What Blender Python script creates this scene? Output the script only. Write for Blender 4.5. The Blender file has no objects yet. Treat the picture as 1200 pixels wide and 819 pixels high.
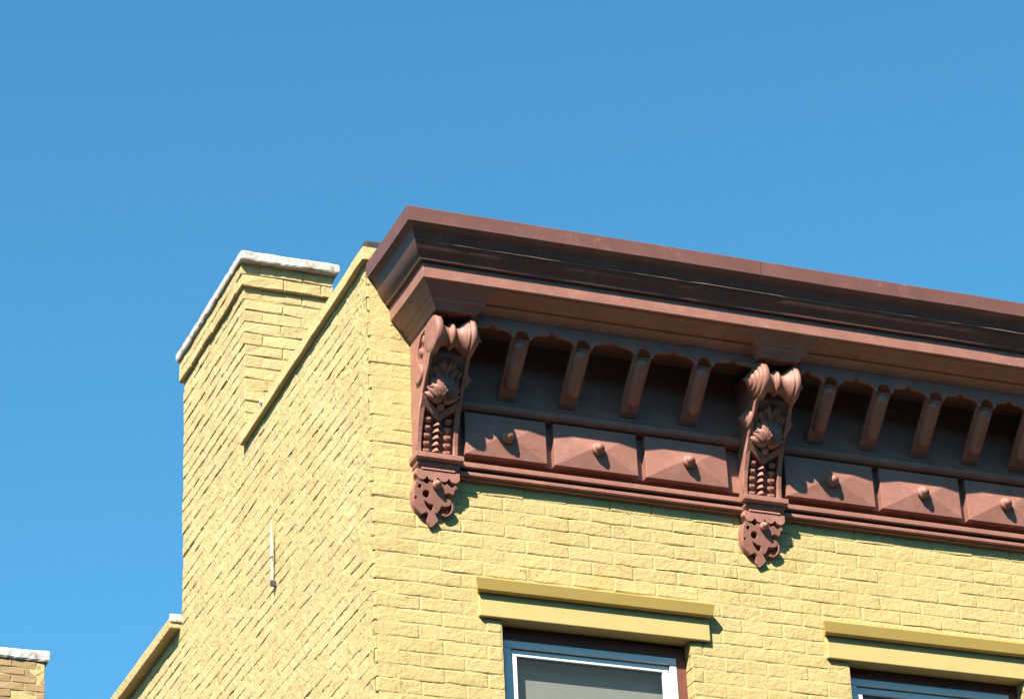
import bpy, bmesh, math, random
from mathutils import Vector, Matrix, noise
random.seed(7)
S = bpy.context.scene
COL = S.collection

# ------------------------------------------------------------------ camera, sky, sun, exposure
YAW, PITCH, ROLL = math.radians(22.6), math.radians(27.54), math.radians(-2.678)
CAM = Vector((-4.249, -11.933, 1.645))
fwd = Vector((math.sin(YAW)*math.cos(PITCH), math.cos(YAW)*math.cos(PITCH), math.sin(PITCH)))
r0 = Vector((math.cos(YAW), -math.sin(YAW), 0)); u0 = r0.cross(fwd)
right = math.cos(ROLL)*r0 + math.sin(ROLL)*u0
up = -math.sin(ROLL)*r0 + math.cos(ROLL)*u0
cd = bpy.data.cameras.new('camera'); cam = bpy.data.objects.new('camera', cd); COL.objects.link(cam)
cam.matrix_world = Matrix(((right.x, up.x, -fwd.x, CAM.x), (right.y, up.y, -fwd.y, CAM.y), (right.z, up.z, -fwd.z, CAM.z), (0, 0, 0, 1)))
cd.sensor_width = 36; cd.lens = 3620/1200*36; cd.clip_start = 0.1; cd.clip_end = 5000
S.camera = cam
S.cycles.max_bounces = 6; S.cycles.diffuse_bounces = 1; S.cycles.glossy_bounces = 2; S.cycles.transparent_max_bounces = 6

SUN = Vector((1.02, 1.0, -1.36)).normalized()          # the way the light travels
SUN_EL = math.asin(-SUN.z)
w = bpy.data.worlds.new('World'); S.world = w; w.use_nodes = True
nt = w.node_tree; nt.nodes.clear()
sky = nt.nodes.new('ShaderNodeTexSky'); sky.sky_type = 'NISHITA'; sky.sun_disc = False
sky.sun_elevation = SUN_EL; sky.sun_rotation = math.atan2(-SUN.x, -SUN.y) % (2*math.pi)
sky.air_density = 1.0; sky.dust_density = 1.0; sky.ozone_density = 3.0
bg = nt.nodes.new('ShaderNodeBackground'); bg.inputs['Strength'].default_value = 0.050
wo = nt.nodes.new('ShaderNodeOutputWorld')
tint = nt.nodes.new('ShaderNodeMix'); tint.data_type = 'RGBA'; tint.blend_type = 'MULTIPLY'; tint.inputs[0].default_value = 1.0
tint.inputs[7].default_value = (0.60, 1.42, 1.50, 1)      # the cyan cast of the slide film's sky
nt.links.new(sky.outputs[0], tint.inputs[6]); nt.links.new(tint.outputs[2], bg.inputs[0]); nt.links.new(bg.outputs[0], wo.inputs[0])
ld = bpy.data.lights.new('sun', 'SUN'); ld.energy = 5.0; ld.angle = math.radians(0.5); ld.color = (1.0, 0.92, 0.80)
sun = bpy.data.objects.new('sun', ld); COL.objects.link(sun)
sun.rotation_euler = SUN.to_track_quat('-Z', 'Y').to_euler()
S.view_settings.view_transform = 'Standard'; S.view_settings.look = 'None'
S.view_settings.exposure = 1.55; S.view_settings.gamma = 1.0; S.view_settings.use_curve_mapping = False

def pixel(P):                                         # used only to rank bricks by how large the camera sees them
    d = Vector(P) - CAM
    z = d.dot(fwd)
    return 600 + 3620*d.dot(right)/z, 409.5 - 3620*d.dot(up)/z

# ------------------------------------------------------------------ materials
def mat(name, c, rough=.8, spec=.3, var=.12, scale=6, bump=.3, bscale=120, bdist=.002, stain=None, stain_scale=3, stain_amt=.4,
        rand=0.0, speck=None, big=None, crack=0, streak=None):
    half = lambda q: tuple(v*.435 for v in q) if q else q     # colours below are relative to a white of 1/0.435
    c, stain, speck, big = half(c), half(stain), half(speck), half(big)
    if streak: streak = (half(streak[0]), streak[1], streak[2])
    m = bpy.data.materials.new(name); m.use_nodes = True
    t = m.node_tree; N = t.nodes; L = t.links; b = N['Principled BSDF']
    b.inputs['Roughness'].default_value = rough; b.inputs['Specular IOR Level'].default_value = spec
    tc = N.new('ShaderNodeNewGeometry')
    pos = tc.outputs['Position']
    def nz(sc, det=6, ro=.6, vec=pos):
        n = N.new('ShaderNodeTexNoise'); n.inputs['Scale'].default_value = sc; n.inputs['Detail'].default_value = det
        n.inputs['Roughness'].default_value = ro; L.new(vec, n.inputs['Vector']); return n.outputs['Fac']
    def ramp(f, a, z):
        r = N.new('ShaderNodeMapRange'); r.inputs['From Min'].default_value = a; r.inputs['From Max'].default_value = z
        L.new(f, r.inputs['Value']); return r.outputs['Result']
    def mix(f, A, B, mode='MIX'):
        x = N.new('ShaderNodeMix'); x.data_type = 'RGBA'; x.blend_type = mode
        if isinstance(f, float): x.inputs[0].default_value = f
        else: L.new(f, x.inputs[0])
        for i, v in ((6, A), (7, B)):
            if isinstance(v, tuple): x.inputs[i].default_value = (*v, 1)
            else: L.new(v, x.inputs[i])
        return x.outputs[2]
    lo = tuple(v*(1-var) for v in c); hi = tuple(min(v*(1+var), .95) for v in c)
    col = mix(ramp(nz(scale), .3, .7), lo, hi)
    if big: col = mix(ramp(nz(1.1, 3), .42, .68), col, big)
    if stain: col = mix(ramp(nz(stain_scale, 8, .7), .5, .5+stain_amt), col, stain)
    if streak:
        mp = N.new('ShaderNodeMapping'); mp.inputs['Scale'].default_value = streak[1]; L.new(pos, mp.inputs['Vector'])
        col = mix(ramp(nz(1.0, 8, .7, mp.outputs[0]), streak[2], streak[2]+.16), col, streak[0])
    if speck:
        mu = N.new('ShaderNodeMath'); mu.operation = 'MULTIPLY'; L.new(ramp(nz(70, 2, .5), .63, .70), mu.inputs[0]); L.new(ramp(nz(6, 5), .52, .66), mu.inputs[1]); col = mix(mu.outputs[0], col, speck)
    if rand:
        oi = N.new('ShaderNodeObjectInfo'); hs = N.new('ShaderNodeHueSaturation')
        r = N.new('ShaderNodeMapRange'); r.inputs['To Min'].default_value = 1-rand; r.inputs['To Max'].default_value = 1+rand
        L.new(oi.outputs['Random'], r.inputs['Value']); L.new(r.outputs[0], hs.inputs['Value']); L.new(col, hs.inputs['Color']); col = hs.outputs[0]
    L.new(col, b.inputs['Base Color'])
    h = nz(bscale, 8, .65)
    if crack:
        v = N.new('ShaderNodeTexVoronoi'); v.feature = 'DISTANCE_TO_EDGE'; v.inputs['Scale'].default_value = 9
        ad = N.new('ShaderNodeVectorMath'); ad.operation = 'ADD'
        n2 = N.new('ShaderNodeTexNoise'); n2.inputs['Scale'].default_value = 14; n2.inputs['Detail'].default_value = 5; L.new(pos, n2.inputs['Vector'])
        sc = N.new('ShaderNodeVectorMath'); sc.operation = 'SCALE'; sc.inputs['Scale'].default_value = .22
        L.new(n2.outputs['Color'], sc.inputs[0]); L.new(pos, ad.inputs[0]); L.new(sc.outputs[0], ad.inputs[1]); L.new(ad.outputs[0], v.inputs['Vector'])
        cr = ramp(v.outputs['Distance'], 0.0, .025)
        mk = ramp(nz(3.0, 4), .60, .66)
        mm = N.new('ShaderNodeMath'); mm.operation = 'MAXIMUM'; L.new(cr, mm.inputs[0])
        iv = N.new('ShaderNodeMath'); iv.operation = 'SUBTRACT'; iv.inputs[0].default_value = 1; L.new(mk, iv.inputs[1]); L.new(iv.outputs[0], mm.inputs[1])
        ml = N.new('ShaderNodeMath'); ml.operation = 'MULTIPLY'; ml.inputs[1].default_value = crack; L.new(mm.outputs[0], ml.inputs[0])
        sm = N.new('ShaderNodeMath'); sm.operation = 'ADD'; L.new(h, sm.inputs[0]); L.new(ml.outputs[0], sm.inputs[1]); h = sm.outputs[0]
    bp = N.new('ShaderNodeBump'); bp.inputs['Strength'].default_value = bump; bp.inputs['Distance'].default_value = bdist
    L.new(h, bp.inputs['Height']); L.new(bp.outputs[0], b.inputs['Normal'])
    return m

M = {}
M['yellow'] = mat('yellow_painted_brick', (.96, .735, .315), .75, .3, .06, 7, .85, 38, .009, rand=.03, stain=(.76, .52, .15), stain_scale=5, stain_amt=.42, speck=(.70, .48, .14), crack=.9)
M['ymortar'] = mat('yellow_painted_mortar', (.98, .755, .33), .8, .3, .08, 9, .8, 70, .006)
M['tan'] = mat('weathered_yellow_side_brick', (.98, .735, .345), .82, .25, .10, 9, .75, 34, .012, rand=.05, stain=(.80, .53, .19), stain_scale=4, stain_amt=.4, big=(1.04, .80, .39), speck=(.45, .27, .08))
M['tmortar'] = mat('weathered_side_mortar', (.97, .72, .32), .85, .25, .14, 9, .9, 60, .008)
M['lintel'] = mat('ochre_painted_stone', (.95, .715, .28), .7, .3, .05, 8, .25, 160, .002, speck=(.62, .43, .12))
M['cap'] = mat('ochre_painted_metal', (1.0, .69, .19), .55, .4, .05, 8, .12, 60, .002)
M['brown'] = mat('brown_painted_wood', (.565, .245, .180), .55, .4, .10, 8, .35, 45, .003, rand=.02, stain=(.70, .33, .25), stain_scale=9, stain_amt=.22, streak=((.33, .13, .095), (3, 9, 34), .58), speck=(.80, .50, .40), crack=.5)
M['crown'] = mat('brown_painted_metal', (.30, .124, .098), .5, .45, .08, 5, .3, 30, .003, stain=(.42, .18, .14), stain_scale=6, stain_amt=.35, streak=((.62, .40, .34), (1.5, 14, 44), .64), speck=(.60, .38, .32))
M['worn'] = mat('worn_brown_metal', (.50, .29, .23), .6, .3, .25, 12, .3, 60, .002)
M['cream'] = mat('whitewashed_stone', (1.0, .93, .85), .85, .2, .10, 12, .45, 40, .008, stain=(.62, .42, .32), stain_scale=22, stain_amt=.14)
M['flash'] = mat('dark_roof_flashing', (.09, .09, .09), .6, .4, .2, 15, .5, 60, .004)
M['roof'] = mat('grey_roofing_felt', (.12, .12, .12), .9, .2, .2, 8, .5, 60, .004)
M['alu'] = mat('white_painted_window_metal', (1.5, 1.52, 1.55), .4, .5, .03, 6, .05, 80, .001)
M['pane_backing'] = mat('grey_pane_backing', (.80, .83, .73), .9, .1, .06, 3, .05, 80, .001)
M['redwood'] = mat('reddish_painted_jamb', (.30, .10, .07), .6, .4, .12, 12, .3, 60, .002)
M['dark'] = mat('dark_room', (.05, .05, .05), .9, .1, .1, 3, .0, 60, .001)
M['whitepole'] = mat('white_enamel', (1.25, 1.15, .92), .4, .5, .03, 9, .1, 60, .001)
M['asphalt'] = mat('asphalt', (.055, .055, .055), .9, .2, .2, 3, .5, 90, .004)
M['concrete'] = mat('concrete_paving', (.12, .125, .13), .9, .2, .12, 2, .4, 90, .003)
M['redbrick'] = mat('pale_brick', (.62, .40, .20), .85, .2, .12, 12, .8, 40, .006, rand=.05)
gm = bpy.data.materials.new('window_glass'); gm.use_nodes = True
gb = gm.node_tree.nodes['Principled BSDF']; gb.inputs['Base Color'].default_value = (.05, .06, .055, 1)
gb.inputs['Roughness'].default_value = .03; gb.inputs['Alpha'].default_value = .2; gb.inputs['Specular IOR Level'].default_value = .6
M['glass'] = gm

# ------------------------------------------------------------------ mesh helpers
class MB:
    def __init__(s): s.v = []; s.f = []
    def add(s, V, Fc):
        o = len(s.v); s.v += [tuple(p) for p in V]; s.f += [tuple(i+o for i in q) for q in Fc]; return s
    def box(s, a, b):
        (x0, y0, z0), (x1, y1, z1) = a, b
        return s.add([(x0,y0,z0),(x1,y0,z0),(x1,y1,z0),(x0,y1,z0),(x0,y0,z1),(x1,y0,z1),(x1,y1,z1),(x0,y1,z1)],
                     [(3,2,1,0),(4,5,6,7),(0,1,5,4),(1,2,6,5),(2,3,7,6),(3,0,4,7)])
    def prism_x(s, poly, x0, x1):                     # poly in (p, z), p = distance out from the facade
        n = len(poly)
        V = [(x0, -p, z) for p, z in poly] + [(x1, -p, z) for p, z in poly]
        return s.add(V, [tuple(range(n)), tuple(range(2*n-1, n-1, -1))] + [((i+1) % n, i, i+n, (i+1) % n+n) for i in range(n)])
    def lathe(s, prof, axis, origin, n=24, e1=None):  # prof: (t along axis, r)
        a = Vector(axis).normalized(); e1 = Vector(e1) if e1 else (Vector((0,0,1)) if abs(a.z) < .9 else Vector((1,0,0)))
        e1 = (e1 - a*e1.dot(a)).normalized(); e2 = a.cross(e1); O = Vector(origin); V = []; Fc = []
        for t, r in prof:
            for k in range(n):
                th = 2*math.pi*k/n; V.append(O + a*t + (e1*math.cos(th)+e2*math.sin(th))*r)
        for i in range(len(prof)-1):
            for k in range(n):
                k2 = (k+1) % n; Fc.append((i*n+k, i*n+k2, (i+1)*n+k2, (i+1)*n+k))
        V += [O + a*prof[0][0], O + a*prof[-1][0]]; c0 = len(V)-2
        for k in range(n):
            k2 = (k+1) % n; Fc.append((c0, k2, k)); b = (len(prof)-1)*n; Fc.append((c0+1, b+k, b+k2))
        return s.add(V, Fc)
    def mesh(s, name, m, smooth=False):
        me = bpy.data.meshes.new(name); me.from_pydata(s.v, [], s.f); me.update()
        bm = bmesh.new(); bm.from_mesh(me); bmesh.ops.recalc_face_normals(bm, faces=bm.faces); bm.to_mesh(me); bm.free()
        if m: me.materials.append(M[m])
        if smooth:
            for p in me.polygons: p.use_smooth = True
            if smooth == 'auto': me.set_sharp_from_angle(angle=math.radians(28))
        return me
    def build(s, name, m, parent=None, smooth=False, bevel=0, loc=None):
        return obj(name, s.mesh(name, m, smooth), parent, bevel, loc)

def obj(name, me, parent=None, bevel=0, loc=None):
    o = bpy.data.objects.new(name, me); COL.objects.link(o)
    if parent: o.parent = parent
    if loc: o.location = loc
    if bevel:
        b = o.modifiers.new('bevel', 'BEVEL'); b.width = bevel; b.segments = 2; b.limit_method = 'ANGLE'; b.angle_limit = math.radians(35); b.harden_normals = False
    return o
def tag(o, label=None, cat=None, group=None, kind=None):
    for k, v in (('label', label), ('category', cat), ('group', group), ('kind', kind)):
        if v: o[k] = v
    return o

def plate(name, m, outlines, depth, f, bevel=.002):   # flat board with holes: outlines in (a, b); f(a, b, c) -> world, c = 0..depth
    cu = bpy.data.curves.new('outline', 'CURVE'); cu.dimensions = '2D'; cu.fill_mode = 'BOTH'; cu.extrude = depth/2 - bevel; cu.bevel_depth = bevel; cu.bevel_resolution = 1; cu.offset = -bevel
    for pts in outlines:
        sp = cu.splines.new('POLY'); sp.points.add(len(pts)-1); sp.use_cyclic_u = True
        for q, (a, b) in zip(sp.points, pts): q.co = (a, b, 0, 1)
    o = bpy.data.objects.new('outline', cu); COL.objects.link(o); bpy.context.view_layer.update()
    me = bpy.data.meshes.new_from_object(o.evaluated_get(bpy.context.evaluated_depsgraph_get()))
    bpy.data.objects.remove(o); bpy.data.curves.remove(cu)
    for v in me.vertices: v.co = f(v.co.x, v.co.y, v.co.z + depth/2)
    bm = bmesh.new(); bm.from_mesh(me); bmesh.ops.remove_doubles(bm, verts=bm.verts, dist=1e-5); bmesh.ops.recalc_face_normals(bm, faces=bm.faces); bm.to_mesh(me); bm.free()
    me.name = name; me.materials.clear(); me.materials.append(M[m])
    return me
def circle(a, b, r, n=14, sx=1, rot=0):
    return [(a + r*sx*math.cos(t)*math.cos(rot)-r*math.sin(t)*math.sin(rot), b + r*sx*math.cos(t)*math.sin(rot)+r*math.sin(t)*math.cos(rot)) for t in (2*math.pi*k/n for k in range(n))]
def lerp(tab, z):
    if z >= tab[0][0]: return tab[0][1]
    for (za, pa), (zb, pb) in zip(tab, tab[1:]):
        if z >= zb: return pa + (pb-pa)*(za-z)/(za-zb)
    return tab[-1][1]

# ------------------------------------------------------------------ setting
tag(MB().add([(-900,-900,0),(900,-900,0),(900,900,0),(-900,900,0)], [(0,1,2,3)]).build('ground', 'asphalt'), kind='structure')
tag(MB().box((-40, -4.2, 0.0), (40, .3, .13)).build('pavement', 'concrete', bevel=.01), kind='structure')

# ------------------------------------------------------------------ the row house
house = bpy.data.objects.new('row_house', None); COL.objects.link(house)
tag(house, 'yellow painted brick row house with brown bracketed cornice and chimney', 'house')
CH, Z0 = .0675, 7.403                                  # course height, one bed joint
def course(k): return Z0 + k*CH
JT, DB, SL = .0055, .10, .213
W1, W2 = (.605, 1.535), (2.353, 3.283)
L1, L2 = (.494, 1.632), (2.236, 3.376)
XR = 5.3
LZ0, LZ1 = 6.998, 7.150                                # lintel bottom and top (cap above)

_bm = {}
def brick_mesh(L, H, seed, rough, m, depth=DB, cham=.0016):
    key = (round(L, 3), round(H, 3), seed, rough, m, depth)
    if key in _bm: return _bm[key]
    rn = random.Random(hash(key[:3]) & 0xffff)
    nx = 5 if L > .13 else 4; nz = 4
    xs = [-L/2, -L/2+.005] + ([0] if nx == 5 else []) + [L/2-.005, L/2]
    zs = [-H/2, -H/2+.005, H/2-.005, H/2]
    V = []; Fc = []
    for j, z in enumerate(zs):
        for i, x in enumerate(xs):
            e = (i in (0, nx-1)) + (j in (0, nz-1))
            y = (0, cham, cham*2.2)[e] + rn.uniform(-rough, rough)
            V.append((x + rn.uniform(-rough, rough)*1.2, y, z + rn.uniform(-rough, rough)*1.0))
    for j in range(nz-1):
        for i in range(nx-1): a = j*nx+i; Fc.append((a, a+1, a+1+nx, a+nx))
    ring = [i for i in range(nx)] + [j*nx+nx-1 for j in range(1, nz)] + [(nz-1)*nx+i for i in range(nx-2, -1, -1)] + [j*nx for j in range(nz-2, 0, -1)]
    o = len(V); V += [(V[i][0], depth, V[i][2]) for i in ring]; n = len(ring)
    for q in range(n): Fc.append((ring[(q+1) % n], ring[q], o+q, o+(q+1) % n))
    me = bpy.data.meshes.new('brick'); me.from_pydata(V, [], Fc); me.update(); me.materials.append(M[m])
    _bm[key] = me
    return me

def joints(a, b, phase, rn, L=SL):
    k0 = math.ceil((a + .045 - phase)/L); c = [a]
    while True:
        x = phase + k0*L + rn.uniform(-.006, .006); k0 += 1
        if x > b - .045: break
        if x > a + .045: c.append(x)
    return c + [b]

class Wall:
    """collects bricks of one wall, then makes the largest 300 in view objects and joins the rest"""
    def __init__(s, parent, m, rough, tilt, out): s.parent, s.m, s.rough, s.tilt, s.out, s.items = parent, m, rough, tilt, out, []
    def put(s, kind, a, b, z, rn, base, depth_extra=0.0, H=CH-JT, depth=DB, m=None):
        L = round((b-a-JT)/.012)*.012
        if L < .03: return
        sc = (b-a-JT)/L; c = (a+b)/2; d = base - rn.uniform(0, s.out) + depth_extra
        if kind == 'front': loc = (c, d, z); rz = 0
        else: loc = (d, c, z); rz = -math.pi/2
        me = (L, H, rn.randrange(7), s.rough, m or s.m, depth)
        rot = (rn.gauss(0, s.tilt), rn.gauss(0, s.tilt*.45), rz + rn.gauss(0, s.tilt*.6))
        h = (CH/2); q = []
        for da in (a, b):
            for dz in (-h, h):
                q.append(pixel((da, d, z+dz) if kind == 'front' else (d, da, z+dz)))
        inside = sum(-15 < x < 1215 and -15 < y < 834 for x, y in q)
        area = abs((q[1][0]-q[2][0])*(q[0][1]-q[3][1]) - (q[0][0]-q[3][0])*(q[1][1]-q[2][1]))/2 if inside else 0
        s.items.append((area, me, loc, rot, sc))
    def finish(s, most=300):
        s.items.sort(key=lambda i: -i[0]); rest = MB()
        for n, (area, me, loc, rot, sc) in enumerate(s.items):
            mesh = brick_mesh(*me)
            if area > 0 and n < most:
                o = bpy.data.objects.new('brick', mesh); COL.objects.link(o); o.parent = s.parent
                o.location = loc; o.rotation_euler = rot; o.scale = (sc, 1, 1)
            else:
                mx = Matrix.Translation(loc) @ Matrix.Rotation(rot[2], 4, 'Z') @ Matrix.Rotation(rot[0], 4, 'X') @ Matrix.Diagonal((sc, 1, 1, 1))
                rest.add([mx @ v.co for v in mesh.vertices], [tuple(p.vertices) for p in mesh.polygons])
        if rest.v: tag(rest.build('brickwork', s.m, s.parent, smooth=False), kind='stuff')

def bed(P, nu, nv, f, hole=None):                      # uneven sheet of mortar
    mb = MB(); ix = {}
    (u0_, u1_), (v0_, v1_) = P
    for j in range(nv+1):
        for i in range(nu+1):
            u = u0_ + (u1_-u0_)*i/nu; v = v0_ + (v1_-v0_)*j/nv; ix[i, j] = len(mb.v); mb.v.append(tuple(f(u, v)))
    for j in range(nv):
        for i in range(nu):
            u = u0_ + (u1_-u0_)*(i+.5)/nu; v = v0_ + (v1_-v0_)*(j+.5)/nv
            if hole and hole(u, v): continue
            mb.f.append((ix[i, j], ix[i+1, j], ix[i+1, j+1], ix[i, j+1]))
    return mb
def nz(x, y, z, s): return noise.noise(Vector((x*s, y*s, z*s)))

# facade wall
ZB = 6.26
def fhole(u, v): return (v < LZ0+.01 and (W1[0]-.006 < u < W1[1]+.006 or W2[0]-.006 < u < W2[1]+.006))
mb = bed(((.012, XR-.05), (ZB, 8.62)), 264, 118, lambda u, v: (u, .0010 + .0022*nz(u, 3, v, 9) + .0020*nz(u, 8, v, 40) + .003*max(0, nz(u, 1, v, 3)), v), fhole)
core_y = .095
for x0, x1 in ((.02, W1[0]-.006), (W1[1]+.006, W2[0]-.006), (W2[1]+.006, XR-.06)):
    mb.box((x0, core_y, 5.30), (x1, .40, LZ0+.05))
mb.box((.021, core_y, LZ0+.051), (XR-.061, .40, 8.61))
mb.box((.02, .004, .13), (XR-.06, .40, 5.29)); 
fw = mb.build('facade_wall', 'ymortar', house)
rn = random.Random(3)
FW = Wall(fw, 'yellow', .0012, .006, .0022)
k = -17
while course(k) < 8.70:
    zc = course(k)+CH/2; odd = k % 2
    a0 = .1065 + .0 if odd else 0.0                    # rows whose corner brick belongs to the side wall start one header in
    spans = [(a0, XR-.06)]
    if zc > 7.66: spans = [(a0, .30)]
    cuts = []
    if zc < LZ0: cuts = [W1, W2]
    elif zc < 7.165: cuts = [L1, L2]
    for c in cuts:
        spans = [q for (a, b) in spans for q in ((a, min(b, c[0])), (max(a, c[1]), b)) if q[1]-q[0] > .03]
    for a, b in spans:
        js = joints(a, b, a0 + (.0 if odd else 0), rn)
        for p, q in zip(js, js[1:]):
            FW.put('front', p, q, zc + rn.uniform(-.0015, .0015), rn, 0.0)
    k += 1
FW.finish()

# side wall (party wall with the chimney breast), facing -x
CY0, CY1 = 1.95, 3.12
def side_rough(y, z): return .010*max(0, nz(1, y, z, 2.2)) + .016*max(0, 1-((y-2.95)/.28)**2-((z-8.62)/.42)**2)
mb = bed(((.012, CY1-.01), (ZB, 8.735)), 156, 124, lambda u, v: (.0002 + .0045*nz(2, u, v, 8) + .005*nz(5, u, v, 33) + .6*side_rough(u, v), u, v))
mb.add(*(lambda g: (g.v, g.f))(bed(((CY1-.01, 9.0), (ZB, 8.14)), 200, 60, lambda u, v: (.01 + .006*nz(2, u, v, 8), u, v))))
mb.box((.09, .41, .13), (.30, CY1-.02, 8.69)); mb.box((.09, CY1-.02, .13), (.30, 9.0, 8.13)); mb.box((.012, .41, .13), (.089, 9.0, 6.25))
sw = mb.build('side_wall', 'tmortar', house)
rn = random.Random(11)
SW = Wall(sw, 'tan', .0022, .007, .0022)
k = -17
while course(k) < 8.70:
    zc = course(k)+CH/2; odd = k % 2
    a0 = 0.0 if odd else .1065
    hdr = (k % 6 == 0)
    js = joints(a0, CY1 if zc < 8.7 else CY0-.01, a0, rn, SL if not hdr else .1065)
    for p, q in zip(js, js[1:]):
        ex = 0
        if (p+q)/2 > .3:
            ex = side_rough((p+q)/2, zc)*.3*rn.random()
            if rn.random() < .04: ex += rn.uniform(.003, .008)
        SW.put('side', p, q, zc + rn.uniform(-.0025, .0025), rn, 0.0, ex, m='yellow' if p < .01 else None)
    if zc < 8.12:
        js = joints(CY1+.008, 5.2, a0, rn)
        for p, q in zip(js, js[1:]): SW.put('side', p, q, zc + rn.uniform(-.003, .003), rn, .006)
    k += 1
SW.finish()

# parapet coping: the projecting top course, slightly wavy
mb = MB(); n = 40; V = []; Fc = []
for i in range(n+1):
    t = i/n; y = -.03 + t*1.965; dz = -.055*t + .004*nz(y, 4, 1, 5); dx = .003*nz(y, 9, 2, 6)
    for (x, z) in ((-.032, 8.735), (-.030, 8.802), (.02, 8.815), (.30, 8.815), (.30, 8.735)): V.append((x+dx, y, z+dz))
for i in range(n):
    for q in range(5): Fc.append((i*5+q, i*5+(q+1) % 5, (i+1)*5+(q+1) % 5, (i+1)*5+q))
Fc += [(4, 3, 2, 1, 0), tuple(n*5+q for q in range(5))]
mb.add(V, Fc); mb.build('parapet_coping', 'tan', house, bevel=.004)
mb = MB(); mb.prism_x([(-.04, 8.80), (.03, 8.80), (.035, 8.835), (.01, 8.845), (-.06, 8.84)], -.012, .12)
mb.build('corner_flashing', 'flash', house, bevel=.004)
mb = MB().lathe([(-.014, .004), (-.008, .012), (.0, .016), (.008, .012), (.014, .004)], (0, 1, .2), (-.03, 1.55, 8.745), 10)
mb.build('mortar_lump', 'cream', house, smooth=True)
# rear parapet coping, lower, behind the chimney
mb = MB(); V = []; Fc = []; n = 60
for i in range(n+1):
    y = 3.15 + i*.0967; dz = .005*nz(y, 2, 7, 5); dx = .004*nz(y, 3, 3, 6)
    for (x, z) in ((-.055, 8.145), (-.06, 8.205), (-.03, 8.225), (.32, 8.225), (.32, 8.145)): V.append((x+dx, y, z+dz))
for i in range(n):
    for q in range(5): Fc.append((i*5+q, i*5+(q+1) % 5, (i+1)*5+(q+1) % 5, (i+1)*5+q))
Fc += [(4, 3, 2, 1, 0), tuple(n*5+q for q in range(5))]
mb.add(V, Fc); rc = mb.build('rear_coping', 'tan', house, bevel=.005)
mb = MB().box((-.061, 3.14, 8.176), (.03, 3.158, 8.227)); mb.build('coping_end', 'cream', house, bevel=.008)
# roof deck
MB().add([(.30, .2, 8.62), (XR, .2, 8.62), (XR, 9, 8.05), (.30, 9, 8.05)], [(0, 1, 2, 3)]).build('roof_deck', 'roof', house)

# chimney
CX1, CZ = .47, 9.765
mb = MB().box((.007, CY0+.007, 8.60), (CX1-.007, CY1-.007, CZ-.135)); mb.box((-.014, CY0-.014, CZ-.134), (CX1+.014, CY1+.014, CZ-.002))
chim = mb.build('chimney', 'tmortar', house)
rn = random.Random(21)
CW = Wall(chim, 'tan', .0026, .010, .004)
k = 19
while course(k) < CZ-.03:
    zc = course(k)+CH/2
    cor = zc > CZ-.135
    off = -.020 if cor else 0.0
    if zc > 8.66:
        js = joints(CY0+off + (DB if k % 2 else 0), CY1-off, CY0 + (.1065 if k % 2 else 0), rn)
        for p, q in zip(js, js[1:]): CW.put('side', p, q, zc, rn, off + (rn.random()*.004 if not cor else 0))
        js = joints(off + (0 if k % 2 else DB), CX1-off, 0 if k % 2 else .1065, rn)
        for p, q in zip(js, js[1:]): CW.put('front', p, q, zc, rn, CY0+off + (rn.random()*.006 if not cor else 0))
    k += 1
CW.finish()
# cap slab with a rough edge
mb = MB(); V = []; Fc = []; x0, x1, y0, y1 = -.040, .515, 1.885, 3.150; ring = []
def edge(a, b, n): return [(a[0]+(b[0]-a[0])*i/n, a[1]+(b[1]-a[1])*i/n) for i in range(n)]
ring = edge((x0, y0), (x1, y0), 24) + edge((x1, y0), (x1, y1), 20) + edge((x1, y1), (x0, y1), 16) + edge((x0, y1), (x0, y0), 44)
n = len(ring)
for lv, (z, ins) in enumerate(((CZ, .004), (CZ+.008, 0), (CZ+.044, 0), (CZ+.054, .006))):
    for (x, y) in ring:
        cx, cy = (x0+x1)/2, (y0+y1)/2; jx = .003*nz(x, y, z, 14) + .004*nz(x, y, z, 45)
        V.append((x + (ins+jx)*(1 if x < cx else -1), y + (ins+jx)*(1 if y < cy else -1), z + .003*nz(x, y, z+4, 16) + (.004*nz(x, y, z, 50))))
for lv in range(3):
    for i in range(n): Fc.append((lv*n+i, lv*n+(i+1) % n, (lv+1)*n+(i+1) % n, (lv+1)*n+i))
Fc += [tuple(range(n-1, -1, -1)), tuple(3*n+i for i in range(n))]
mb.add(V, Fc); mb.build('chimney_cap', 'cream', chim)

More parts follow.
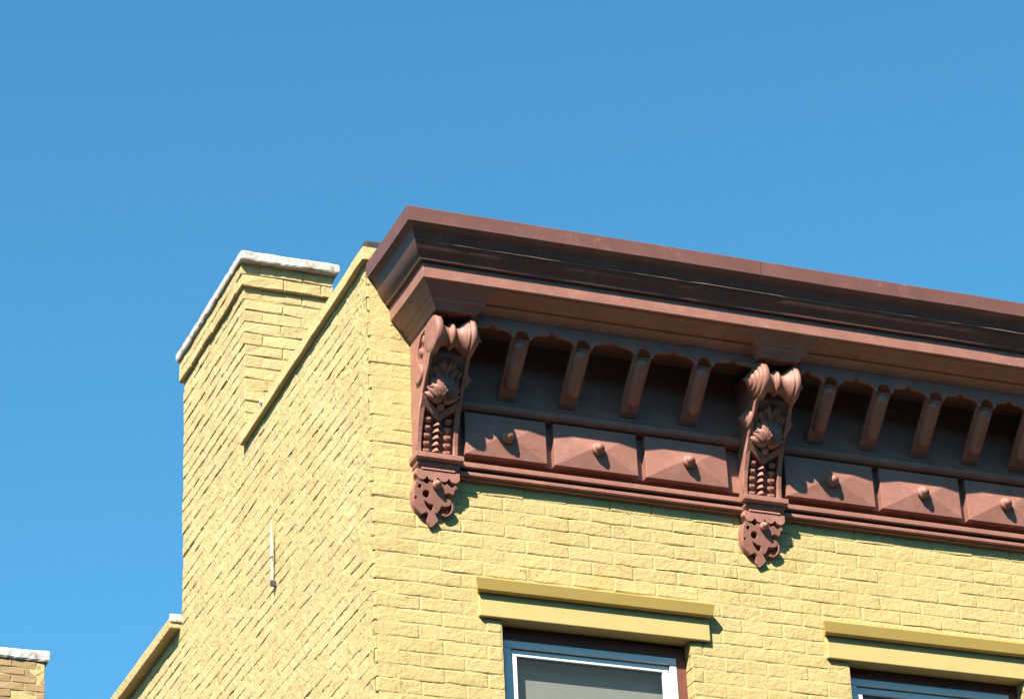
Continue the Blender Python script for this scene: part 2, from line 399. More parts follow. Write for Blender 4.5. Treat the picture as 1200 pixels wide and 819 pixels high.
# windows and lintels
def window(w0, w1, jamb):
    fy = .062; zt, zb = 6.930, 5.36
    mb = MB().box((w0+.03, fy, zt-.034), (w1-.046, fy+.05, zt)); mb.box((w0+.03, fy, zb), (w0+.064, fy+.05, zt-.035)); mb.box((w1-.080, fy, zb), (w1-.046, fy+.05, zt-.035)); mb.box((w0+.03, fy, zb-.04), (w1-.046, fy+.05, zb-.001))
    wn = mb.build('window', 'alu', house, bevel=.003)
    for (za, zc, yy) in ((6.12, zt-.040, fy+.012), (zb+.002, 6.115, fy+.028)):
        x0, x1 = w0+.067, w1-.083
        mb = MB().box((x0, yy, zc-.030), (x1, yy+.018, zc)); mb.box((x0, yy, za), (x1, yy+.018, za+.03)); mb.box((x0, yy, za+.031), (x0+.03, yy+.018, zc-.031)); mb.box((x1-.03, yy, za+.031), (x1, yy+.018, zc-.031))
        mb.build('sash', 'alu', wn, bevel=.0025)
        MB().box((x0+.028, yy+.007, za+.028), (x1-.028, yy+.010, zc-.028)).build('pane', 'glass', wn)
    MB().box((w0+.05, fy+.075, zb), (w1-.06, fy+.079, zt-.02)).build('pane_backing', 'pane_backing', wn)  # flat grey sheet that gives the panes their even tone
    MB().box((w0-.005, fy+.004, zb-.04), (w0+.0295, fy+.07, zt+.052)).build('jamb', 'redwood', wn, bevel=.003)
    MB().box((w1-.0455, fy+.004, zb-.04), (w1+.005, fy+.07, zt+.052)).build('jamb', 'redwood', wn, bevel=.003)
    MB().box((w0+.030, fy+.002, zt+.001), (w1-.046, fy+.07, zt+.0515)).build('head', 'redwood', wn, bevel=.003)
    MB().box((w0-.06, -.05, zb-.15), (w1+.06, .14, zb-.042)).build('sill', 'lintel', wn, bevel=.006)
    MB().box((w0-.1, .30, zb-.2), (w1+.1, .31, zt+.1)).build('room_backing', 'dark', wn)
def lintel(l0, l1, dz):
    LZ0, LZ1 = 6.998+dz, 7.150+dz
    mb = MB().box((l0, -.022, LZ0), (l1, .09, LZ1)); lo = mb.build('lintel', 'lintel', house, bevel=.004)
    prof = [(.0, LZ1-.041), (.044, LZ1-.040), (.050, LZ1-.036), (.066, LZ1+.012), (.066, LZ1+.018), (.0, LZ1+.026)]
    V = []; Fc = []; n = len(prof)
    for s in range(2):
        for p, z in prof:
            o = max(0, p-.022); V.append(((l0-o*.7) if s == 0 else (l1+o*.3), -p, z))
    Fc = [tuple(range(n)), tuple(range(2*n-1, n-1, -1))] + [((i+1) % n, i, i+n, (i+1) % n+n) for i in range(n)]
    MB().add(V, Fc).build('lintel_cap', 'cap', lo, bevel=.002)
for wv, lv, dz in ((W1, L1, 0), (W2, L2, -.016)): window(*wv, 0); lintel(*lv, dz)

# ------------------------------------------------------------------ cornice
#        (p out from wall, x of the mitre, z)
CROWN = [(.580, -.0075, 8.722), (.573, .0015, 8.654), (.565, .010, 8.648), (.555, .021, 8.643), (.540, .033, 8.628), (.531, .040, 8.612), (.522, .047, 8.594), (.511, .058, 8.570), (.492, .072, 8.545), (.484, .080, 8.537), (.479, .087, 8.532), (.475, .090, 8.518), (.462, .103, 8.517)]
BAND = [(.4555, .108, 8.5165), (.452, .111, 8.440), (.444, .118, 8.436)]
def sweep(prof, closers, name, m, parent, step=.12, wav=.002, smooth_from=None, bevel=0, right_end=XR):
    """prof: list of (p, xm, z); sweeps along the facade and returns to the wall at x = xm; closers are extra inner points (p, xm, z)"""
    P = prof + closers; n = len(P); V = []; Fc = []
    stations = [('x', XR)]
    xs = []; x = XR-.02
    while x > .5: xs.append(x); x -= step
    rows = []
    def row(f): rows.append([len(V)+i for i in range(n)]); V.extend([f(*q) for q in P])
    row(lambda p, xm, z: (right_end, -p, z))
    for x in xs: row(lambda p, xm, z: (x, -p - wav*nz(x, 1, z, 3), z + wav*1.2*nz(x, 7, z*.3, 2.1) + wav*.5*nz(x, 3, z, 9)))
    row(lambda p, xm, z: (xm, -p, z))
    row(lambda p, xm, z: (xm+.001, -p*.5, z-.002))
    row(lambda p, xm, z: (xm, .004, z))
    for a, b in zip(rows, rows[1:]):
        for i in range(n): j = (i+1) % n; Fc.append((a[i], a[j], b[j], b[i]))
    Fc += [tuple(reversed(rows[0])), tuple(rows[-1])]
    return MB().add(V, Fc).build(name, m, parent, 'auto', bevel=bevel)
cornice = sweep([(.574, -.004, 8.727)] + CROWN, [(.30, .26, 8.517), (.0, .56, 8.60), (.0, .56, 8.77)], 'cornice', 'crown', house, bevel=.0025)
sweep(BAND, [(.25, .25, 8.436), (.25, .25, 8.5165)], 'fascia_band', 'brown', cornice, bevel=.003)
# pale worn ridge on the crown: uneven bead shaped to catch broken sunlight
V = []; Fc = []; n = 6; st = 140
for i in range(st+1):
    x = .050 + (XR-.07)*i/st; j = -.0015 + .0045*nz(x, 2, 5, 2.2) + .0035*nz(x, 8, 1, 9); rr = .0028 + .0018*nz(x, 4, 4, 5)
    for q in range(n): th = 2*math.pi*q/n; V.append((x, -(.522 + j + rr*math.cos(th)), 8.588 + .3*j + rr*math.sin(th)))
for i in range(st):
    for q in range(n): Fc.append((i*n+q, i*n+(q+1) % n, (i+1)*n+(q+1) % n, (i+1)*n+q))
MB().add(V, Fc).build('worn_ridge', 'worn', cornice, True)
# seams in the metal fascia
for x in (1.76, 3.55):
    MB().prism_x([(.574, 8.652), (.583, 8.722), (.578, 8.7285), (.568, 8.656)], x, x+.006).build('fascia_seam', 'crown', cornice)

XB = [.300, 1.944, 3.588, 5.232]                        # bracket centres
bays = [(XB[0]+.1, XB[1]-.1), (XB[1]+.1, XB[2]-.1), (XB[2]+.1, XB[3]-.1)]
ribs = [[.648, .955, 1.262, 1.573], [2.243, 2.527, 2.810, 3.093, 3.355], [3.88, 4.18, 4.49, 4.80]]
panels = [[(.440, .842), (.882, 1.302), (1.345, 1.768)], [(2.076, 2.548), (2.586, 3.02), (3.06, 3.46)], [(3.71, 4.14), (4.18, 4.60), (4.64, 5.1)]]
# frieze back board and soffit
mb = MB().prism_x([(.0, 7.668), (.002, 7.668), (.002, 7.775), (.022, 7.775), (.022, 8.00), (.060, 8.02), (.060, 8.385), (.29, 8.385), (.29, 8.445), (.0, 8.445)], .215, XR-.03)
mb.build('frieze', 'brown', house)
# bed moulding in each bay, above the valance
BEDP = [(.440, 8.434), (.425, 8.431), (.408, 8.420), (.392, 8.410), (.376, 8.403), (.356, 8.401), (.353, 8.393), (.338, 8.388), (.322, 8.380), (.310, 8.370), (.305, 8.3665), (.2, 8.3665), (.2, 8.434)]
for b, (x0, x1) in enumerate(bays):
    MB().prism_x(BEDP, x0-.02, x1+.02).build('bed_moulding', 'brown', cornice, 'auto')
# blocks of moulding breaking forward over the brackets
BLK = [(.4415, 8.4355, .130), (.425, 8.418, .112), (.397, 8.389, .090+.045), (.388, 8.384, .135), (.386, 8.372, .134), (.371, 8.360, .115), (.360, 8.338, .104), (.357, 8.336, .100)]
def block(xc, first, last):
    hw = [.100 + (p-.357)*.95 for p, z, _ in BLK]; n = len(BLK); V = []; rows = []
    def row(f): rows.append([len(V)+i for i in range(n)]); V.extend([f(i) for i in range(n)])
    row(lambda i: (xc+hw[i], -.26, BLK[i][1])); row(lambda i: (xc+hw[i], -BLK[i][0], BLK[i][1])); row(lambda i: (xc-hw[i], -BLK[i][0], BLK[i][1])); row(lambda i: (xc-hw[i], .004 if first else -.26, BLK[i][1]))
    Fc = []
    for a, b in zip(rows, rows[1:]):
        for i in range(n-1): Fc.append((a[i], a[i+1], b[i+1], b[i]))
    Fc.append((rows[0][-1], rows[3][-1], rows[2][-1], rows[1][-1])); Fc.append((rows[0][0], rows[1][0], rows[2][0], rows[3][0]))
    Fc.append(tuple(rows[0][::-1]) + ()); Fc.append(tuple(rows[3]))
    return MB().add(V, Fc).build('bracket_block_moulding', 'brown', cornice)
for i, xc in enumerate(XB): block(xc + (.003 if i == 0 else 0), i == 0, i == 3)
# valances with ogee arches
def valance(x0, x1, rb):
    zt, pts = 8.368, []
    lows = [x0] + rb + [x1]; half = .048
    pts.append((x0, zt)); pts.append((x0, 8.279))
    for i in range(len(lows)-1):
        a = lows[i] + (half if i else .008); b = lows[i+1] - (half if i < len(lows)-2 else .008); m_ = (a+b)/2
        N_ = 12
        for s in range(2*N_+1):
            x = a + (b-a)*s/(2*N_); d = 1 - abs(x-m_)/((b-a)/2)
            e = min(d/.62, 1); z = 8.284 + .030*math.sqrt(max(0, 1-(1-e)**2)) + .024*max(0, (d-.62)/.38)**2.4
            pts.append((x, z))
        if i < len(lows)-2:
            c = lows[i+1]; pts.append((c-half+.004, 8.278)); pts.append((c-.036, 8.278))
            for s in range(1, 10):
                t = math.pi*(1-s/10); pts.append((c+.035*math.cos(t), 8.286+.033*math.sin(t)))
            pts.append((c+.036, 8.278)); pts.append((c+half-.004, 8.278))
    pts.append((x1, 8.279)); pts.append((x1, zt))
    obj('valance', plate('valance', 'brown', [pts], .018, lambda a, b, c: (a, -(.284+c), b), .0015), cornice)
for (x0, x1), rb in zip(bays, ribs): valance(x0-.004, x1+.004, rb)
# sloping modillion ribs: a board with a round-ended half column on it
F0, F1 = Vector((.088, 8.090)), Vector((.282, 8.280)); RD = (F1-F0).normalized(); RN = Vector((RD.y, -RD.x))
_rib = MB().prism_x([(F0.x-.03, F0.y-.022), (F0.x, F0.y), (F1.x, F1.y), (F1.x-RN.x*.022+.0, F1.y-RN.y*.022), (F0.x-RN.x*.022-.03, F0.y-RN.y*.022-.022)], -.044, .044).mesh('modillion_rib', 'brown')
prof = []; LN = (F1-F0).length
for s in range(7): t = math.pi/2*s/6; prof.append((.032 + .03*(1-math.cos(t)), .034*max(math.sin(t), .02)))
for s in range(7): t = math.pi/2*(1-s/6); prof.append((LN-.006 - .03*(1-math.cos(t)), .034*max(math.sin(t), .02)))
_hc = MB().lathe(prof, (0, -RD.x, RD.y), (0, -F0.x - RN.x*.004, F0.y + RN.y*.004), 18).mesh('half_column', 'brown', True)
for rb in ribs:
    for x in rb:
        r = obj('modillion_rib', _rib, house, .003, (x, 0, 0)); obj('half_column', _hc, r)
# roll moulding, frieze panels with pyramids and knobs
def knob_mesh(r, h, m='brown'):
    return MB().lathe([(-.004, r*.9), (.004, r*1.0), (h*.45, r*.98), (h*.5, r*.80), (h*.58, r*.70), (h*.72, r*.66), (h*.86, r*.5), (h*.95, r*.3), (h, r*.05)], (0, -1, 0), (0, 0, 0), 18).mesh('knob', m, True)
_kn = knob_mesh(.031, .044)
for (x0, x1), pl in zip(bays, panels):
    roll = [(.030, 7.992)] + [(.058 + .026*math.cos(t), 8.024 + .026*math.sin(t)) for t in (math.radians(-100+20*s) for s in range(11))] + [(.061, 8.056), (.03, 8.056)]
    MB().prism_x(roll, x0-.01, x1+.01).build('roll_moulding', 'brown', cornice, 'auto')
    for (a, b) in pl:
        z0, z1 = 7.776, 7.990; ym, pm = .062, .082; xa, xb, cx, cz = a, b, (a+b)/2, 7.870
        V = [(a, -.020, z0), (b, -.020, z0), (b, -.020, z1), (a, -.020, z1), (a, -ym, z0), (b, -ym, z0), (b, -ym, z1), (a, -ym, z1), (cx-.035, -pm, cz), (cx+.035, -pm, cz)]
        o = MB().add(V, [(0, 1, 5, 4), (1, 2, 6, 5), (2, 3, 7, 6), (3, 0, 4, 7), (4, 5, 9, 8), (5, 6, 9), (6, 7, 8, 9), (7, 4, 8)]).build('frieze_panel', 'brown', house, bevel=.0015)
        obj('knob', _kn, o, 0, (cx, -pm+.002, cz+.004))
# base moulding: stepped fillets under the panels
BASE = [(.0, 7.664), (.026, 7.665), (.028, 7.674), (.043, 7.675), (.045, 7.677), (.045, 7.691), (.042, 7.694), (.028, 7.695), (.028, 7.708), (.055, 7.709), (.058, 7.712), (.058, 7.732), (.054, 7.736), (.001, 7.738), (.0, 7.738)]
for i, (x0, x1) in enumerate(bays):
    MB().prism_x(BASE, x0-.005, x1+.005).build('base_moulding', 'brown', cornice, bevel=.0012)

# ------------------------------------------------------------------ brackets
PT = [(8.345, .255), (8.17, .250), (8.11, .205), (8.055, .158), (8.015, .130), (7.99, .112), (7.90, .064), (7.80, .040), (7.735, .034)]
def pb(z): return lerp(PT, z)
def hw(z): return lerp([(8.34, .096), (8.0, .098), (7.73, .101)], z)
SPC = (.284, 8.244)                                     # centre of the big volute
def side_outline(grow):
    o = [(.004, 8.334)]
    o += [(SPC[0] + .084*math.cos(t), SPC[1] + .084*math.sin(t)) for t in (math.radians(88-14*s) for s in range(12))]
    o += [(.264, 8.150), (.236, 8.108), (.200, 8.070), (.172, 8.035), (.152, 8.006)]
    o += [(lerp(PT, z)+grow, z) for z in (7.985, 7.95, 7.90, 7.85, 7.80, 7.737)] + [(.004, 7.737)]
    return o
BR = {}
def bracket_meshes():
    X = lambda a, b, c: (0, 0, 0)
    poly = [(.0, 8.345)] + [(p, z) for z, p in PT] + [(.074, 7.665), (.0, 7.665)]
    BR['body'] = MB().prism_x(poly, -.082, .082).mesh('bracket', 'brown')
    # solid cheek; the end bracket has a pierced one
    for sgn, nm in ((-1, 'cheek_l'), (1, 'cheek_r')):
        BR[nm] = plate('cheek', 'brown', [side_outline(.020)], .016, lambda a, b, c: (sgn*(.0825 + c + (hw(b)-.098)), -a, b), .0015)
    hole = [(.085, 8.215), (.118, 8.262), (.150, 8.300), (.205, 8.308), (.196, 8.262), (.188, 8.225), (.175, 8.185), (.150, 8.170), (.128, 8.190), (.108, 8.180)]
    BR['cheek_p'] = plate('cheek', 'brown', [side_outline(.020), hole], .016, lambda a, b, c: (-(.0825 + c + (hw(b)-.098)), -a, b), .0015)
    # spool between two volute discs
    pr = [(-.0985, .060), (-.098, .086), (-.093, .091), (-.070, .091), (-.066, .084), (-.066, .072), (-.054, .060), (-.040, .050), (-.026, .046), (-.018, .047), (-.015, .056), (-.009, .063), (-.001, .064), (.005, .058), (.008, .048), (.016, .046), (.030, .050), (.044, .060), (.056, .072), (.064, .080), (.067, .082), (.069, .078), (.073, .078), (.074, .091), (.093, .091), (.098, .086), (.0985, .06)]
    BR['spool'] = MB().lathe(pr, (1, 0, 0), (0, -SPC[0], SPC[1]), 36).mesh('volute_roll', 'brown', True)
    def snail(sgn, r, h, c, turns=4):
        pr = [(-.004, r)]
        for s in range(turns):
            a = r*(1-s/turns); b = r*(1-(s+.75)/turns); t0 = h*s/turns; t1 = h*(s+1)/turns
            pr += [(t0+.001, a), (t0+(t1-t0)*.55, a*.97), (t0+(t1-t0)*.9, (a+b)/2*.98), (t1-.0005, b)]
        pr += [(h+.006, r*.10), (h+.010, r*.06), (h+.013, .001)]
        return MB().lathe(pr, (sgn, 0, 0), (sgn*.0985, -c[0], c[1]), 26).mesh('volute_whorl', 'brown', True)
    BR['snail_l'] = snail(-1, .078, .056, SPC); BR['snail_r'] = snail(1, .078, .040, SPC)
    LC = (.165, 8.100)
    BR['low_l'] = snail(-1, .052, .040, LC, 3); BR['low_r'] = snail(1, .052, .034, LC, 3)
    pr = [(-.004, .050), (.004, .050), (.010, .048), (.012, .040), (.012, .020), (.012, .001)]
    BR['low_flat'] = MB().lathe(pr, (-1, 0, 0), (-.0985, -.128, 8.112), 28).mesh('volute_whorl', 'brown', True)
    # carved fragments inside the pierced cheek
    fr = MB()
    for (p, z, r, sx) in ((.170, 8.272, .026, 1.3), (.125, 8.232, .022, 1.0), (.155, 8.215, .020, 1.4)):
        fr.lathe([(-.006, r), (.006, r*.9), (.012, r*.5), (.014, .002)], (-1, 0, 0), (-.084, -p, z), 9)
    BR['frag'] = fr.mesh('carved_relief', 'brown')
    # acanthus leaf: fanned, curling blades on the front of the S-curve
    lf = MB()
    def bulge(u, z):
        q = 1-((z-8.056)/.085)**2
        return max(pb(z), (.120 + .060*math.sqrt(max(q, 0))) if q > 0 else 0) - .050*(u/.1)**2*(1 if q > 0 else 0)
    GU, GZ = 9, 13; V = []; Fc = []
    for j in range(GZ):
        for i in range(GU):
            u = -.086 + .172*i/(GU-1); z = 7.984 + .188*j/(GZ-1); V.append((u, -max(bulge(u, z), pb(z)-.02), z))
    for j in range(GZ-1):
        for i in range(GU-1): a = j*GU+i; Fc.append((a, a+1, a+1+GU, a+GU))
    rim = [i for i in range(GU)] + [j*GU+GU-1 for j in range(1, GZ)] + [(GZ-1)*GU+i for i in range(GU-2, -1, -1)] + [j*GU for j in range(GZ-2, 0, -1)]
    b0 = len(V); V += [(V[i][0], -pb(V[i][2])+.03, V[i][2]) for i in rim]
    for q in range(len(rim)): Fc.append((rim[(q+1) % len(rim)], rim[q], b0+q, b0+(q+1) % len(rim)))
    lf.add(V, Fc)
    tips = [(-.090, 8.030, .030), (-.094, 8.082, .036), (-.072, 8.132, .040), (-.030, 8.158, .040), (.030, 8.158, .040), (.072, 8.132, .040), (.094, 8.082, .036), (.090, 8.030, .030)]
    for (tu, tz, cu_) in tips:
        NA, NW = 9, 5; V = []; Fc = []
        d = Vector((tu, tz-7.975)); L_ = d.length; side = Vector((d.y, -d.x)).normalized()
        for i in range(NA):
            t = i/(NA-1); wd = .029*(math.sin(math.pi*min(1, t*.88+.1))**.7)*(1 if t < .9 else .75)
            for j in range(NW):
                s = (j/(NW-1)-.5)*2
                u = tu*t**.9 + side.x*wd*s; z = 7.985 + d.y*t*.97 + side.y*wd*s - (.022*t**5)
                h = .004 + .006*math.sin(math.pi*t) + cu_*.35*t**4 + .018*abs(s) - .010*max(0, t-.85)/.15
                V.append((u, -(max(bulge(u, z), pb(z)-.01)+h), z))
        for i in range(NA-1):
            for j in range(NW-1): a = i*NW+j; Fc.append((a, a+1, a+1+NW, a+NW))
        b0 = len(V); V2 = [(x*.8, min(y+.05, -pb(z)+.01), z-.004) for x, y, z in V]; V += V2
        Fc += [tuple(q+b0 for q in reversed(f)) for f in Fc]
        rim = [j for j in range(NW)] + [i*NW+NW-1 for i in range(1, NA)] + [(NA-1)*NW+j for j in range(NW-2, -1, -1)] + [i*NW for i in range(NA-2, 0, -1)]
        for q in range(len(rim)): a, b = rim[q], rim[(q+1) % len(rim)]; Fc.append((b, a, a+b0, b+b0))
        lf.add(V, Fc)
    BR['leaf'] = lf.mesh('acanthus_leaf', 'brown', True)
    # V-topped frame round a recess
    fo = [(-.100, 7.737), (.100, 7.737), (.099, 7.80), (.099, 7.87), (.100, 7.94), (.098, 8.008), (.0, 7.938), (-.098, 8.008), (-.100, 7.94), (-.099, 7.87), (-.099, 7.80)]
    fh = [(-.080, 7.744), (.080, 7.744), (.079, 7.80), (.077, 7.87), (.075, 7.958), (.0, 7.906), (-.075, 7.958), (-.077, 7.87), (-.079, 7.80)]
    BR['frame'] = plate('waist_frame', 'brown', [fo, fh], .028, lambda a, b, c: (a, -(pb(b)+.001+c), b), .002)
    t = MB()
    for s in range(6):
        zt, zb = 7.918-.030*s, 7.886-.030*s; wv = .023
        t.add([(0, -(pb(zt)+.010), zt), (-wv, -(pb(zb)+.012), zb), (wv, -(pb(zb)+.012), zb), (0, -(pb(zb)+.038), zb+.001), (0, -pb(zt)+.004, zt), (-wv, -pb(zb)+.004, zb), (wv, -pb(zb)+.004, zb)],
              [(0, 1, 3), (0, 3, 2), (1, 5, 6, 2, 3), (0, 4, 5, 1), (0, 2, 6, 4)])
    BR['teeth'] = t.mesh('tooth_column', 'brown')
    for sg, nm in ((-1, 'scal_l'), (1, 'scal_r')):
        t = MB()
        for s in range(5):
            cz = 7.918-.036*s; cu_ = sg*.051; nn = 9; V = []
            for lv, (rr, hh) in enumerate(((.021, 0), (.020, .014), (.011, .024))):
                for q in range(nn):
                    th = math.pi + math.pi*q/(nn-1); V.append((cu_ + rr*math.cos(th), -(pb(cz)+hh), cz + rr*math.sin(th)*1.15))
            Fc = [(lv*nn+q, lv*nn+q+1, (lv+1)*nn+q+1, (lv+1)*nn+q) for lv in range(2) for q in range(nn-1)] + [tuple(2*nn+q for q in range(nn)), tuple(range(nn))]
            Fc += [(0, nn, 2*nn, 3*nn-1, 2*nn-1, nn-1)]
            t.add(V, Fc)
        BR[nm] = t.mesh('scallop_column', 'brown')
    BR['knob'] = knob_mesh(.019, .034); BR['knob2'] = knob_mesh(.022, .038)
    # band moulding wrapping the bracket
    prof = [(.096, 7.740), (.098, 7.736), (.098, 7.716), (.094, 7.710), (.076, 7.707), (.074, 7.704), (.074, 7.688), (.070, 7.683), (.060, 7.676), (.056, 7.664)]
    V = []; n = len(prof); rows = []
    for q in range(4):
        rows.append([len(V)+i for i in range(n)])
        for p, z in prof:
            e = .107 + (p-.080)*.55
            V.append((e if q < 2 else -e, -.004 if q in (0, 3) else -p, z))
    Fc = [(a[i], a[i+1], b[i+1], b[i]) for a, b in zip(rows, rows[1:]) for i in range(n-1)]
    Fc += [(rows[0][0], rows[1][0], rows[2][0], rows[3][0]), (rows[3][-1], rows[2][-1], rows[1][-1], rows[0][-1])]
    BR['band'] = MB().add(V, Fc).mesh('bracket_band', 'brown')
    # pendant: backing, scallop strip, pierced foliage
    FR = lambda p0: (lambda a, b, c: (a, -(p0+c), b))
    bk = [(-0.0967, 7.6347), (0.093, 7.6486), (0.0719, 7.5848), (0.0589, 7.5291), (0.0598, 7.5003), (0.0275, 7.475), (-0.0051, 7.4461), (-0.0303, 7.4179), (-0.0446, 7.4236), (-0.0716, 7.4531), (-0.1061, 7.4818), (-0.1198, 7.5128), (-0.1175, 7.5745)]
    BR['pback'] = plate('pendant', 'brown', [bk], .008, FR(-.004), .001)
    st = [(-.108, 7.664), (.104, 7.664), (.104, 7.628)]
    for s in range(4):
        c = .104 - .053*(s+.5)
        st += [(c + .0255*math.cos(t), 7.636 - .024*math.sin(t)) for t in (math.radians(15+25*q) for q in range(7))]
    st += [(-.108, 7.628)]
    BR['strip'] = plate('scalloped_strip', 'brown', [st], .042, FR(.026), .002)
    fol = [(-0.097, 7.631), (-0.0824, 7.6092), (-0.0666, 7.599), (-0.0465, 7.6142), (-0.0307, 7.6041), (-0.0224, 7.6122), (0.011, 7.6105), (0.0192, 7.5988), (0.0298, 7.6126), (0.0542, 7.5944), (0.0742, 7.6085), (0.0841, 7.5952), (0.0702, 7.5864), (0.0667, 7.5625), (0.0387, 7.5695), (0.019, 7.559), (0.0251, 7.5452), (0.0489, 7.5406), (0.0574, 7.5326), (0.0518, 7.5131), (0.0325, 7.5063), (0.0082, 7.5061), (0.0029, 7.4903), (-0.0122, 7.4688), (-0.0228, 7.4748), (-0.0022, 7.4384), (-0.0293, 7.409), (-0.042, 7.4051), (-0.0564, 7.4367), (-0.0506, 7.4656), (-0.0641, 7.4727), (-0.084, 7.4597), (-0.1098, 7.4814), (-0.1224, 7.5053), (-0.1244, 7.5304), (-0.1262, 7.5735), (-0.1177, 7.6106)]
    holes = [circle(-0.0672, 7.5548, .0175), circle(-0.0996, 7.5855, .0095, 9), circle(-0.1154, 7.5314, .0065, 8),
             [(-0.0757, 7.5249), (-0.0511, 7.5103), (-0.0303, 7.509), (-0.0306, 7.4902), (-0.0412, 7.4775), (-0.0568, 7.4902), (-0.0694, 7.5058)]]
    crescent = [(0.0589, 7.5291), (0.0681, 7.5157), (0.0676, 7.4957), (0.0554, 7.4738), (0.0355, 7.4607), (0.0163, 7.4665), (0.0192, 7.4733), (0.0362, 7.4687), (0.0511, 7.4794), (0.0602, 7.496), (0.0602, 7.5119)]
    BR['fol'] = plate('pierced_foliage', 'brown', [fol] + holes + [crescent], .022, lambda a, b, c: (a+.011, -(.004 + c/.022*(.014 + .044*max(0, (b-7.41)/.2))), b-.002), .0012)
bracket_meshes()
def bracket(xc, end=False):
    b = obj('bracket', BR['body'], house, .003, (xc, 0, 0))
    def sub(key, name, bev=0, loc=None): return obj(name, BR[key], b, bev, loc)
    sub('cheek_p' if end else 'cheek_l', 'cheek'); sub('cheek_r', 'cheek'); sub('spool', 'volute_roll')
    if end: sub('low_flat', 'volute_whorl'); tag(sub('frag', 'carved_relief'), kind='stuff')
    else: sub('snail_l', 'volute_whorl'); sub('low_l', 'volute_whorl')
    sub('snail_r', 'volute_whorl'); sub('low_r', 'volute_whorl')
    tag(sub('leaf', 'acanthus_leaf'), kind='stuff'); sub('frame', 'waist_frame'); tag(sub('teeth', 'tooth_column'), kind='stuff')
    tag(sub('scal_l', 'scallop_column'), kind='stuff'); tag(sub('scal_r', 'scallop_column'), kind='stuff')
    sub('band', 'bracket_band', .0015); sub('pback', 'pendant'); sub('strip', 'scalloped_strip'); sub('fol', 'pierced_foliage')
    sub('knob', 'knob', 0, (0, -(pb(7.962)+.016), 7.962)); sub('knob2', 'knob', 0, (-.008, -.056, 7.596))
    return b
for i, xc in enumerate(XB): bracket(xc, i == 0)

# ------------------------------------------------------------------ small things
mb = MB().lathe([(0, .003), (.002, .008), (.012, .008), (.013, .005), (.10, .005), (.128, .005), (.129, .0085), (.136, .009), (.20, .007), (.28, .004), (.31, .001)], (0, .01, 1), (-.022, 1.425, 7.705), 12)
pole = mb.build('wall_spike', 'whitepole', None, True); tag(pole, 'thin white tapered spike fixed to the yellow side wall', 'spike')
mb = MB().box((-.030, -.007, -.022), (.035, .007, .004)); b = mb.build('bracket_foot', 'flash', pole); b.location = (-.0, 1.425, 7.70)

# neighbouring house behind, of which the frame shows the chimney top
nh = bpy.data.objects.new('rear_house', None); COL.objects.link(nh)
tag(nh, 'distant brick chimney top with chipped white cap beyond the side wall', 'house')
NX0, NX1, NY = .42, 1.27, 12.0
MB().box((-1.5, 12.3, 0), (5, 20, 10.6)).build('wall', 'redbrick', nh)
MB().box((-1.6, 12.2, 10.601), (5.1, 20.1, 10.7)).build('roof', 'roof', nh)
mb = MB().box((.40, NY+.008, 10.5), (1.315, NY+.6, 11.51)); nc = mb.build('chimney', 'tmortar', nh)
rn = random.Random(5); NW_ = Wall(nc, 'redbrick', .003, .02, .008); k = 49
while course(k) < 11.47:
    zc = course(k)+CH/2
    js = joints(.40, 1.325, .40 + (k % 2)*.1065, rn)
    for p, q in zip(js, js[1:]): NW_.put('front', p, q, zc, rn, NY+.004, rn.random()*.01)
    k += 1
NW_.finish()
V = []; Fc = []; x0, x1, y0, y1 = .35, 1.357, NY-.02, NY+.66
ring = edge((x0, y0), (x1, y0), 30) + edge((x1, y0), (x1, y1), 10) + edge((x1, y1), (x0, y1), 10) + edge((x0, y1), (x0, y0), 10); n = len(ring)
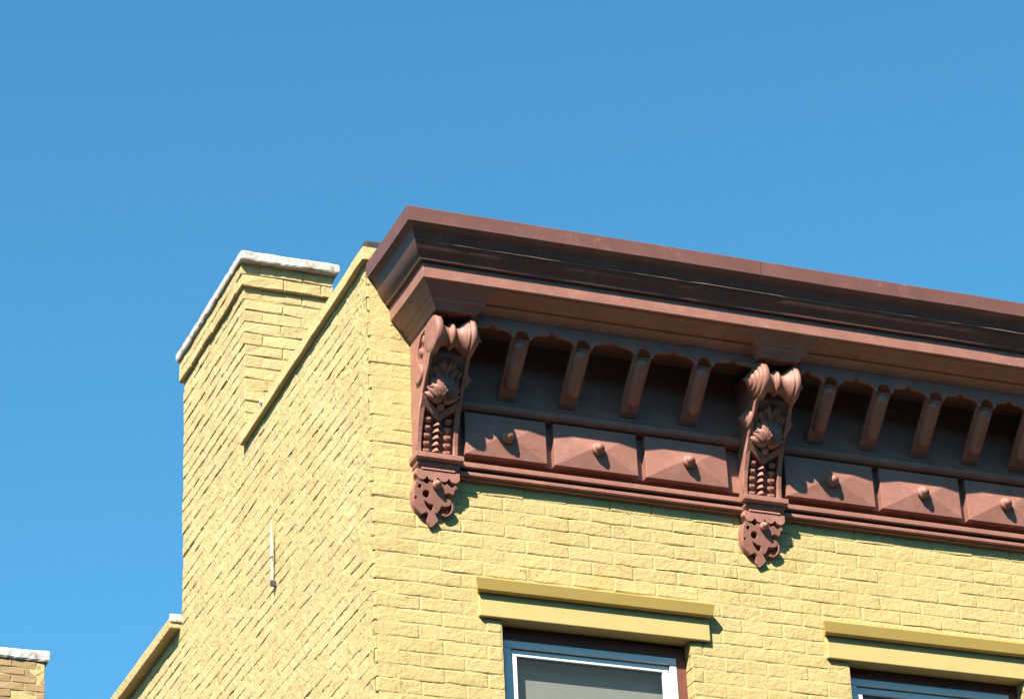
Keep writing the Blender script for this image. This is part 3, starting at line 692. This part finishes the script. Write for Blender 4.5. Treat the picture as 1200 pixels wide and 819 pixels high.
for z, ins in ((11.525, .012), (11.54, 0), (11.60, 0), (11.616, .01)):
    for x, y in ring:
        j = .012*nz(x, y, z, 12) + .006*nz(x, y, z, 40)
        V.append((x + (ins+j)*(1 if x < .85 else -1), y + (ins+j)*(1 if y < NY+.3 else -1), z + .010*nz(x, y, z+3, 13)))
for lv in range(3):
    for i in range(n): Fc.append((lv*n+i, lv*n+(i+1) % n, (lv+1)*n+(i+1) % n, (lv+1)*n+i))
Fc += [tuple(range(n-1, -1, -1)), tuple(3*n+i for i in range(n))]
MB().add(V, Fc).build('chimney_cap', 'cream', nc)

# ------------------------------------------------------------------ houses across the street: added unseen behind the camera to keep sun off the roadway
M['darkbrick'] = mat('dark_red_brick', (.17, .07, .05), .9, .2, .15, 14, .5, 60, .004)
M['brownstone'] = mat('brownstone', (.16, .09, .065), .9, .2, .1, 6, .4, 60, .003)
for i, (x0, x1, h, m) in enumerate(((-34, -27.2, 11.2, 'brownstone'), (-27, -20.2, 11.8, 'darkbrick'), (-20, -13.2, 12.2, 'brownstone'), (-13, -6.2, 11.6, 'darkbrick'), (-6, .8, 12.0, 'brownstone'), (1, 7.8, 11.5, 'darkbrick'), (8, 14.8, 12.1, 'brownstone'), (15, 21.8, 11.6, 'darkbrick'))):
    e = bpy.data.objects.new('added_shade_house', None); COL.objects.link(e); e.location = (x0, -16.2, 0)
    tag(e, ('brownstone' if m == 'brownstone' else 'dark red brick') + ' row house added unseen across the street for its shade, %s along its row' % ('first', 'second', 'third', 'fourth', 'fifth', 'sixth', 'seventh', 'eighth')[i], 'house', 'added shading houses across the street')
    W_ = x1-x0
    MB().box((0, -9, 0), (W_, 0, h)).build('wall', m, e)
    MB().prism_x([(0, h-.6), (-.12, h-.6), (-.35, h-.15), (-.42, h), (-.42, h+.12), (0, h+.2)], -.05, W_+.05).build('roof_cornice', m, e)
    for zf in (1.6, 4.9, 8.1):
        for q in range(3):
            cx = W_*(q+.5)/3
            o = MB().box((cx-.5, -.02, zf), (cx+.5, .06, zf+1.8)).build('window', 'alu', e)
            MB().box((cx-.44, .05, zf+.06), (cx+.44, .064, zf+1.74)).build('pane', 'glass', o)
tag(MB().box((-60, -16.1, 0), (60, -12.6, .13)).build('opposite_pavement', 'concrete', bevel=.01), kind='structure')
